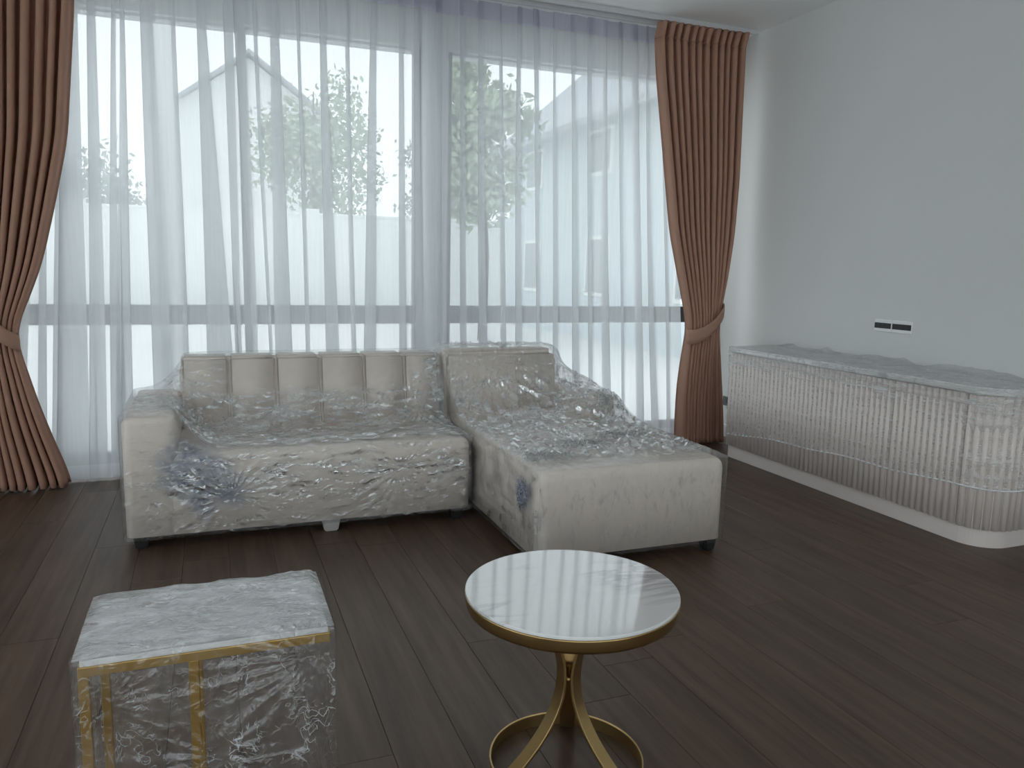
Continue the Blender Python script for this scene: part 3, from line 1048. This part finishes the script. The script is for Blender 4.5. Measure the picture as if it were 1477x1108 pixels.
# ------------------------------------------------------------------ sideboard
BX, BYL, BYR, BZ = 3.428, 4.57, 2.52, 0.79
sb = empty('sideboard', (3.64, 3.54, 0))
tag(sb, 'pale fluted sideboard with rounded end and marble top against the wall', 'sideboard')
ox, oy = sb.location.x, sb.location.y
RAD = 0.16


def plan(x0, yl, yr, r, x1, rl=0.02, n=14):
    """outline: from back-left along the front to the rounded end and to the back"""
    P = [(x1, yl)]
    for k in range(5):
        t = math.pi/2*k/4
        P.append((x0+rl-rl*math.sin(t), yl-rl+rl*math.cos(t)))
    for k in range(n+1):
        t = math.pi/2*k/n
        P.append((x0+r-r*math.cos(t), yr+r-r*math.sin(t)))
    P.append((x1, yr))
    return P


def prism(name, P, z0, z1, mat, parent, bevel=0.0):
    bm = bmesh.new()
    lo = [bm.verts.new((p[0]-ox, p[1]-oy, z0)) for p in P]
    hi = [bm.verts.new((p[0]-ox, p[1]-oy, z1)) for p in P]
    n = len(P)
    bm.faces.new(hi)
    bm.faces.new(lo[::-1])
    for i in range(n):
        bm.faces.new((lo[i], lo[(i+1) % n], hi[(i+1) % n], hi[i]))
    bmesh.ops.recalc_face_normals(bm, faces=bm.faces[:])
    if bevel:
        e = [e for e in bm.edges if abs(e.verts[0].co.z-e.verts[1].co.z) < 1e-6]
        bmesh.ops.bevel(bm, geom=e, offset=bevel, segments=3, affect='EDGES')
    return bm_obj(name, bm, mat, parent)


prism('plinth', plan(BX+.012, BYL-.015, BYR+.015, RAD, XR-.016), 0, 0.10, M['lacquer'], sb, 0.002)
prism('body', plan(BX+.018, BYL-.006, BYR+.016, RAD-.01, XR-.016), 0.10, BZ-.034, M['gap_shade'], sb)
prism('top', plan(BX-.012, BYL+.012, BYR-.012, RAD+.01, XR-.016, 0.03), BZ-.034, BZ, M['marble_top'], sb, 0.006)
gaps = [4.563, 4.0, 3.565, 3.128, 2.69]


def flute_mesh(r, h_):
    bm = bmesh.new()
    n = 8
    prof = [(r*math.cos(math.pi*k/n), -r*1.15*math.sin(math.pi*k/n)) for k in range(n+1)] + [(-r, 0.006), (r, 0.006)]
    lo = [bm.verts.new((p[0], p[1], 0)) for p in prof]
    hi = [bm.verts.new((p[0], p[1], h_)) for p in prof]
    m_ = len(prof)
    for i in range(m_):
        f = bm.faces.new((lo[i], lo[(i+1) % m_], hi[(i+1) % m_], hi[i]))
        f.smooth = i < n
    bm.faces.new(hi)
    bm.faces.new(lo[::-1])
    bmesh.ops.recalc_face_normals(bm, faces=bm.faces[:])
    me = bpy.data.meshes.new('flute')
    bm.to_mesh(me)
    bm.free()
    me.materials.append(M['lacquer'])
    return me


z0f, z1f = 0.094, BZ-.038
for i in range(4):
    ya, yb_ = gaps[i]-.004, gaps[i+1]+.004
    d = box('door', BX+.006-ox, BX+.0185-ox, yb_-oy, ya-oy, z0f, z1f, M['lacquer'], sb)
    nfl = max(8, round((ya-yb_)/0.040))
    pitch = (ya-yb_)/nfl
    me = flute_mesh(pitch*0.43, z1f-z0f)
    for k in range(nfl):
        f = bpy.data.objects.new('flute', me)
        link(f, d)
        f.location = (BX+.008-ox, yb_+pitch*(k+.5)-oy, z0f)
        f.rotation_euler = (0, 0, -math.pi/2)
cp = prism('end_panel', plan(BX+.006, gaps[4]-.003, BYR+.006, RAD-.004, XR-.02, 0.001), z0f, z1f, M['lacquer'], sb)
arc = (math.pi/2)*RAD
pth = []
yy = gaps[4]-.022
pitch = 0.040
me = flute_mesh(pitch*0.42, z1f-z0f)
ln0 = (gaps[4]-.003)-(BYR+RAD)
total = ln0+arc+(XR-.03-(BX+RAD))
s_ = pitch*.5
while s_ < total:
    if s_ < ln0:
        p, ang = (BX+.008, gaps[4]-.003-s_), 0.0
    elif s_ < ln0+arc:
        ang = (s_-ln0)/RAD
        p = (BX+RAD-(RAD-.008)*math.cos(ang), BYR+RAD-(RAD-.008)*math.sin(ang))
    else:
        ang = math.pi/2
        p = (BX+RAD+s_-ln0-arc, BYR+.008)
    f = bpy.data.objects.new('flute', me)
    link(f, cp)
    f.location = (p[0]-ox, p[1]-oy, z0f)
    f.rotation_euler = (0, 0, -math.pi/2+ang)
    s_ += pitch


# film round the sideboard: over the top, down the front to a rolled lower edge
def board_film():
    root = empty('plastic_wrap', (3.64, 3.54, 0))
    tag(root, 'stretched cling film wrapped round the fluted sideboard and its top', 'plastic wrap', FG)
    n_s = 300
    P = plan(BX-.015, BYL+.016, BYR-.016, RAD+.014, XR-.018, 0.03, 24)[1:-1]
    P = [(XR-.02, BYL+.016)] + P + [(XR-.02, BYR-.016)]
    P = np.array(P)
    sl = np.concatenate([[0], np.cumsum(np.linalg.norm(np.diff(P, axis=0), axis=1))])
    s = np.linspace(0, sl[-1], n_s)
    X, Y = np.interp(s, sl, P[:, 0]), np.interp(s, sl, P[:, 1])
    lowz = np.interp(-Y, [-4.60, -4.52, -3.88, -2.68, -2.5], [0.165, 0.176, 0.238, 0.292, 0.30])
    lowz = lowz + 0.006*np.sin(s*9)
    ns = 70
    t = np.linspace(0, 1, ns)[:, None]
    Z = lowz[None, :]+(BZ+.004-lowz[None, :])*t
    tx, ty = np.gradient(X), np.gradient(Y)
    nl = np.hypot(tx, ty)
    nxv, nyv = ty/nl, -tx/nl
    sgn = -1 if nxv[n_s//2] > 0 else 1
    nxv, nyv = nxv*sgn, nyv*sgn
    S = np.broadcast_to(s, Z.shape)
    d = 0.0035*ridge(S*2.2, Z*34, 31, 3)+0.0025*ridge(S*4+Z*2, Z*70, 32, 4)-0.004
    d = d + 0.006*ridge(S*6, Z*5, 33)*np.clip((S-2.25)/0.1, 0, 1)
    # below the top board the film is drawn in against the flutes
    d = d - 0.008*np.clip((BZ-.05-Z)/0.15, 0, 1)
    V = np.stack([X[None, :]+nxv*d-ox, Y[None, :]+nyv*d-oy, Z], -1)
    mesh_obj('front_film', V.reshape(-1, 3), grid_faces(ns, n_s), M['film_board'], root)
    # lower rolled edge
    e = [(V[0, i, 0], V[0, i, 1], V[0, i, 2]) for i in range(0, n_s, 3)]
    tube('rolled_edge', e, 0.005, M['film_edge'], root, n=6)
    # top sheet
    nx, ny = 60, 300
    xs, ys = np.linspace(BX-.012, XR-.02, nx), np.linspace(BYR-.012, BYL+.012, ny)
    Xg, Yg = np.meshgrid(xs, ys)
    # follow the rounded corner
    cxr, cyr = BX+RAD, BYR+RAD
    rr = np.hypot(np.minimum(Xg-cxr, 0), np.minimum(Yg-cyr, 0))
    m = (Xg < cxr) & (Yg < cyr)
    sc = np.where(m & (rr > RAD+.012), (RAD+.012)/np.maximum(rr, 1e-6), 1)
    Xg = np.where(m, cxr+(Xg-cxr)*sc, Xg)
    Yg = np.where(m, cyr+(Yg-cyr)*sc, Yg)
    e = np.minimum(np.minimum(Xg-xs[0], xs[-1]+.05-Xg), np.minimum(Yg-ys[0], ys[-1]-Yg))
    back = np.clip((Xg-3.55)/0.25, 0, 1)
    Zg = BZ+.004+np.clip(e/0.05, 0, 1)*(0.004*ridge(Xg*20, Yg*8, 41)+0.006*ridge(Xg*9, Yg*16, 42, 3)+back*0.032*ridge(Xg*3, Yg*6, 43, 2))
    V = np.stack([Xg-ox, Yg-oy, Zg], -1)
    mesh_obj('top_film', V.reshape(-1, 3), grid_faces(ny, nx), M['film_board2'], root)


board_film()


# ------------------------------------------------------------------ wall sockets
def socket(y0, y1, z0, z1, label):
    r = empty('wall_socket', (XR, (y0+y1)/2, (z0+z1)/2))
    tag(r, label, 'wall socket', 'double socket plates over the sideboard')
    hy, hz = (y1-y0)/2, (z1-z0)/2
    box('plate', -.010, 0.001, -hy, hy, -hz, hz, M['plate'], r, bevel=0.003, seg=2)
    box('insert', -.0125, -.009, -hy+.002, hy-.002, -hz*0.46, hz*0.46, M['black'], r, bevel=0.001, seg=1)
    for q in (-.55, 0.0, .55):
        box('outlet', -.0138, -.0122, q*hy-.010, q*hy+.010, -.010, .010, M['blackleg'], r, bevel=0.0006, seg=1)


socket(3.572, 3.700, 0.972, 1.045, 'white socket plate with black insert, nearer the window, over sideboard')
socket(3.425, 3.566, 0.972, 1.045, 'white socket plate with black insert, farther from the window, over sideboard')
r = empty('wall_socket', (XR, 5.14, 0.29))
tag(r, 'small black wall socket low between the drape and the sideboard', 'wall socket')
box('plate', -.012, 0.001, -.036, .036, -.036, .036, M['black'], r, bevel=0.003, seg=2)
box('insert', -.016, -.011, -.024, .024, -.022, .022, M['black'], r, bevel=0.002, seg=1)

# ------------------------------------------------------------------ round side table
TX, TY, TZ, TR = 0.836, 1.702, 0.50, 0.272
rtab = empty('round_side_table', (TX, TY, 0))
tag(rtab, 'round side table with white marble top and curved gold legs', 'table')
va = math.atan2(-TY, -TX)


def lathe(name, prof, mat, parent, n=96, sx=1.0):
    V, F = [], []
    k = len(prof)
    for i in range(n):
        th = 2*math.pi*i/n
        for (r_, z_) in prof:
            V.append((r_*math.cos(th), r_*math.sin(th), z_))
    for i in range(n):
        for j in range(k):
            a, b = i*k+j, i*k+(j+1) % k
            c, d = ((i+1) % n)*k+(j+1) % k, ((i+1) % n)*k+j
            F.append((a, d, c, b))
    o = mesh_obj(name, V, F, mat, parent, smooth=True)
    return o


def disc(name, r, z0, z1, mat, parent, bev=0.003, n=96):
    bm = bmesh.new()
    bmesh.ops.create_cone(bm, cap_ends=True, segments=n, radius1=r, radius2=r, depth=z1-z0, matrix=Matrix.Translation((0, 0, (z0+z1)/2)))
    e = [e for e in bm.edges if abs(e.verts[0].co.z-e.verts[1].co.z) < 1e-6]
    bmesh.ops.bevel(bm, geom=e, offset=bev, segments=3, affect='EDGES')
    o = bm_obj(name, bm, mat, parent, smooth=True)
    md = o.modifiers.new('wn', 'WEIGHTED_NORMAL')
    md.keep_sharp = False
    return o


disc('marble_top', TR, TZ-.010, TZ, M['marble'], rtab, bev=0.002)
rim = [(TR-.006, TZ-.009), (TR+.001, TZ-.0095), (TR+.001, TZ-.012), (TR-.002, TZ-.036), (TR-.005, TZ-.043), (TR-.014, TZ-.043), (TR-.014, TZ-.009)]
lathe('rim', rim, M['gold'], rtab)
disc('underside', TR-.013, TZ-.020, TZ-.0095, M['gold'], rtab)
RB = 0.203
ring = [(RB-.006, 0.0), (RB, 0.0), (RB, 0.034), (RB-.001, 0.036), (RB-.005, 0.036), (RB-.006, 0.034)]
o = lathe('base_ring', ring, M['gold'], rtab)
for p in o.data.polygons:
    p.use_smooth = False


def strip_leg(az, parent):
    n, V, F = 36, [], []
    zm = 0.262
    c, s2 = math.cos(az), math.sin(az)
    pts = []
    for i in range(n+1):
        z_ = 0.002+(TZ-.024)*i/n
        t = (z_-zm)/zm
        r_ = 0.021+0.168*abs(t)**2.05
        pts.append((r_, z_))
    for i, (r_, z_) in enumerate(pts):
        a, b = pts[max(i-1, 0)], pts[min(i+1, n)]
        tr, tz = b[0]-a[0], b[1]-a[1]
        L = math.hypot(tr, tz)
        nr, nz = tz/L, -tr/L
        for (w, th) in ((-.021, -.004), (.021, -.004), (.021, .004), (-.021, .004)):
            rr, z2 = r_+nr*th, max(0.0, z_+nz*th)
            V.append((rr*c-w*s2, rr*s2+w*c, z2))
    for i in range(n):
        for k in range(4):
            a, b = i*4+k, i*4+(k+1) % 4
            F.append((a, b, b+4, a+4))
    F.append((3, 2, 1, 0))
    F.append(tuple(n*4+k for k in range(4)))
    ob = mesh_obj('leg', V, F, M['gold'], parent, smooth=False)
    bm = bmesh.new()
    bm.from_mesh(ob.data)
    bmesh.ops.recalc_face_normals(bm, faces=bm.faces[:])
    bm.to_mesh(ob.data)
    bm.free()
    md = ob.modifiers.new('bevel', 'BEVEL')
    md.width = 0.0015
    md.segments = 2
    md.angle_limit = 0.7
    return ob


for q in (-1, 1, 3):
    strip_leg(va+q*math.pi/3, rtab)
bm = bmesh.new()
bmesh.ops.create_uvsphere(bm, u_segments=12, v_segments=8, radius=0.006, matrix=Matrix.Translation((math.cos(va)*.022, math.sin(va)*.022, 0.262)))
bmesh.ops.create_cone(bm, cap_ends=True, segments=12, radius1=0.008, radius2=0.008, depth=0.05, matrix=Matrix.Translation((0, 0, 0.262)))
bm_obj('joint', bm, M['gold'], rtab, smooth=False)

# ------------------------------------------------------------------ wrapped rectangular side table
LX0, LX1, LY0, LY1, LZ = -0.272, 0.222, 1.65, 1.958, 0.503
lt = empty('rectangular_side_table', ((LX0+LX1)/2, (LY0+LY1)/2, 0))
tag(lt, 'rectangular side table with white top and slim gold frame', 'table')
ox, oy = lt.location.x, lt.location.y
B = lambda nm, a, b, c, d, e, f_, mt, bv=0.0015: box(nm, a-ox, b-ox, c-oy, d-oy, e, f_, mt, lt, bevel=bv, seg=2)
B('white_top', LX0+.004, LX1-.004, LY0+.004, LY1-.004, LZ-.006, LZ+.008, M['marble_top'])
B('frame_rail', LX0, LX1, LY0, LY0+.018, LZ-.026, LZ-.005, M['gold2'])
B('frame_rail', LX0, LX1, LY1-.018, LY1, LZ-.026, LZ-.005, M['gold2'])
B('frame_rail', LX0, LX0+.018, LY0+.018, LY1-.018, LZ-.026, LZ-.005, M['gold2'])
B('frame_rail', LX1-.018, LX1, LY0+.018, LY1-.018, LZ-.026, LZ-.005, M['gold2'])
for xa in (LX0, -0.068):
    for ya in (LY0, LY1-.02):
        B('leg', xa, xa+.02, ya, ya+.02, 0.012, LZ-.024, M['gold2'])
for ya in (LY0, LY1-.02):
    B('floor_rail', LX0, -0.048, ya, ya+.02, 0, 0.014, M['gold2'])
for xa in (LX0, -0.068):
    B('floor_rail', xa, xa+.02, LY0+.02, LY1-.02, 0, 0.014, M['gold2'])


def h_lt(X, Y):
    return rbox_h(X, Y, LX0-.006, LX1+.006, LY0-.006, LY1+.006, LZ+.012, 0.012)


def d_lt(X, Y, Z, b):
    a = X-LX0
    top = np.clip((Y-LY0)/0.03, 0, 1)*np.clip((LY1+.004-Y)/0.02, 0, 1)
    d = top*(0.004*ridge(a*7+b*4, b*26, 51)+0.003*ridge(a*30, b*34, 52, 2)+0.005*ridge(a*9, b*9, 53))
    d += top*0.016*np.exp(-(((X-LX1)/0.07)**2+((Y-LY1)/0.09)**2))*(0.5+ridge(a*20, b*20, 54))
    sk = 1-top
    d += sk*(0.006*ridge(a*8, b*4, 55)+0.004*ridge((a+b*.6)*16, (b-a*.6)*10, 56, 3))
    d += sk*(pucker(a, b, 0.46, 0.44, 26, 0.22, 0.012, 51)+pucker(a, b, 0.05, 0.40, 22, 0.12, 0.006, 52)+pucker(a, b, 0.25, 0.25, 18, 0.12, 0.008, 53))
    return d


wrap('plastic_wrap', 'milky bunched film over the top and legs of the rectangular table', FG, LX0-.008, LX1+.008, LY0-.008, LY1+.008, h_lt, 4, 0.02, M['film_foam'], d_lt, step=0.005, off=0.004, skirt_mat=M['film_table'])

# ------------------------------------------------------------------ outdoors
gr = box('ground', -60, 70, YB+.24, 90, -0.35, -0.10, M['terrace'])
tag(gr, kind='structure')
gr2 = boxes('ground_behind', [(-60, 70, -60, YF-.2, -0.35, -0.10), (-60, XL-.2, YF-.2, YB+.24, -.35, -.10)], M['terrace'])
tag(gr2, kind='structure')

bw = empty('boundary_wall', (2, 20.0, -0.1))
tag(bw, 'white rendered garden boundary wall beyond the window', 'garden wall')
box('wall_panel', -20, 5.5, -.08, .08, 0, 2.6, M['whitewall'], bw)
box('coping', -20.02, 5.52, -.11, .11, 2.6, 2.66, M['whitewall'], bw, bevel=0.01)
for k in range(6):
    box('pier', -20+5.1*k-.15, -20+5.1*k+.15, -.13, .13, 0, 2.76, M['whitewall'], bw)

pl = empty('porch_column', (-.30, 6.9, -.1))
tag(pl, 'pale square porch column outside the window', 'column')
box('shaft', -.085, .085, -.085, .085, 0.12, 3.2, M['whitewall'], pl)
box('foot', -.11, .11, -.11, .11, 0, .12, M['whitewall'], pl, bevel=0.008)


def tree(x, y, hgt, crown_r, crown_h, n, mat, label, seed, trunk_r=0.10):
    rng = np.random.default_rng(seed)
    r = empty('tree', (x, y, -0.1))
    tag(r, label, 'tree', 'trees beyond the garden wall')
    pts = [(0, 0, 0), (0.05, 0.02, hgt*.3), (-.04, .03, hgt*.6), (0, 0, hgt*.92)]
    tube('trunk', pts, [trunk_r, trunk_r*.8, trunk_r*.55, trunk_r*.15], M['bark'], r)
    ncl = 26
    cl = rng.normal(size=(ncl, 3))
    cl /= np.linalg.norm(cl, axis=1, keepdims=True)
    cl *= (0.35+0.6*rng.random((ncl, 1)))
    V, F = [], []
    for i in range(n):
        c = cl[rng.integers(ncl)]*np.array([crown_r, crown_r, crown_h/2]) + np.array([0, 0, hgt-crown_h/2])
        p = c+rng.normal(size=3)*crown_r*0.17
        a = rng.normal(size=3)
        a /= np.linalg.norm(a)
        b = np.cross(a, rng.normal(size=3))
        b /= np.linalg.norm(b)
        s = 0.07+0.06*rng.random()
        k = len(V)
        V += [p-a*s, p+b*s*.5, p+a*s, p-b*s*.5]
        F.append((k, k+1, k+2, k+3))
    f = mesh_obj('foliage', V, F, mat, r, smooth=False)
    f['kind'] = 'stuff'


tree(2.9, 23.5, 6.8, 1.9, 4.2, 5000, M['leaf'], 'bushy green tree behind the boundary wall, beside the grey house', 1)
tree(5.0, 14.6, 5.6, 1.05, 4.0, 5000, M['leaf'], 'tall green tree next to the neighbouring house wall', 2)
tree(-3.6, 24.0, 4.6, 1.9, 3.2, 4000, M['leaf2'], 'low grey-green tree beyond the wall near the porch column', 3)
tree(-9.0, 25.0, 4.6, 1.9, 3.2, 3500, M['leaf2'], 'low rounded tree at the far end of the wall', 4)
tree(7.6, 25.5, 6.4, 1.6, 4.4, 4000, M['leaf2'], 'slender tree behind the wall between two taller trees', 5)

# low hedge along the boundary wall
def hedge():
    rng = np.random.default_rng(9)
    r = empty('hedge', (-2, 19.4, -.1))
    tag(r, 'low clipped green hedge at the foot of the boundary wall', 'hedge')
    box('stems', -9.5, 6.3, -.06, .06, 0, .12, M['bark'], r)
    V, F = [], []
    for i in range(9000):
        p = np.array([rng.uniform(-10, 6.5), rng.uniform(-.2, .2), rng.uniform(0.02, .22)])
        a = rng.normal(size=3)
        a /= np.linalg.norm(a)
        b = np.cross(a, rng.normal(size=3))
        b /= np.linalg.norm(b)
        s = 0.06
        k = len(V)
        V += [p-a*s, p+b*s*.5, p+a*s, p-b*s*.5]
        F.append((k, k+1, k+2, k+3))
    mesh_obj('foliage', V, F, M['leaf'], r, smooth=False)['kind'] = 'stuff'


hedge()


def house(x0, x1, y0, y1, eave, ridge_z, label, wall, seed, along='y'):
    r = empty('house', ((x0+x1)/2, (y0+y1)/2, -.1))
    tag(r, label, 'house', 'houses beyond the garden wall')
    cx, cy = r.location.x, r.location.y
    hx, hy = (x1-x0)/2, (y1-y0)/2
    # walls with gables on the y ends
    V = [(-hx, -hy, 0), (hx, -hy, 0), (hx, hy, 0), (-hx, hy, 0), (-hx, -hy, eave), (hx, -hy, eave), (hx, hy, eave), (-hx, hy, eave), (0, -hy, ridge_z-.08), (0, hy, ridge_z-.08)]
    F = [(0, 1, 5, 8, 4), (2, 3, 7, 9, 6), (3, 0, 4, 7), (1, 2, 6, 5), (0, 3, 2, 1)]
    mesh_obj('walls', V, F, wall, r, smooth=False)
    ov = 0.45
    sl = (ridge_z-eave)/hx
    ze = eave-ov*sl
    for sg in (-1, 1):
        V = []
        for dz in (0.0, 0.12):
            V += [(sg*(hx+ov), -hy-ov, ze+dz), (0, -hy-ov, ridge_z+dz), (0, hy+ov, ridge_z+dz), (sg*(hx+ov), hy+ov, ze+dz)]
        F = [(0, 3, 2, 1), (4, 5, 6, 7), (0, 1, 5, 4), (1, 2, 6, 5), (2, 3, 7, 6), (3, 0, 4, 7)]
        mesh_obj('roof_slope', V, F, M['roof'], r, smooth=False)
        box('gutter', sg*(hx+ov+.05)-.06, sg*(hx+ov+.05)+.06, -hy-ov, hy+ov, ze-.02, ze+.10, M['roof'], r)
    for k in range(3):
        for zz in ((0.9, 2.1), (eave-1.3, eave-.4)):
            yc = -hy+hy*2*(k+.5)/3
            f = box('window', -hx-.04, -hx+.02, yc-.5, yc+.5, zz[0], zz[1], M['whitewall'], r)
            box('pane', -hx-.05, -hx-.035, yc-.42, yc+.42, zz[0]+.08, zz[1]-.08, M['winout'], f)
    for k in range(2):
        xc = -hx+hx*2*(k+.5)/2
        f = box('window', xc-.5, xc+.5, -hy-.04, -hy+.02, 1.0, 2.2, M['whitewall'], r)
        box('pane', xc-.42, xc+.42, -hy-.05, -hy-.035, 1.08, 2.12, M['winout'], f)
    return r


house(7.2, 13.8, 9.0, 19.0, 4.55, 7.4, 'pale blue neighbouring house with long grey eave beside the tall tree', M['bluewall'], 1)
house(-1.2, 4.2, 30.0, 37.0, 6.6, 8.6, 'distant white gabled house behind the bushy tree', M['whitewall'], 2)
house(-15.5, -8.5, 32.0, 39.0, 3.8, 5.6, 'distant white gabled house beyond the low trees', M['whitewall'], 3)
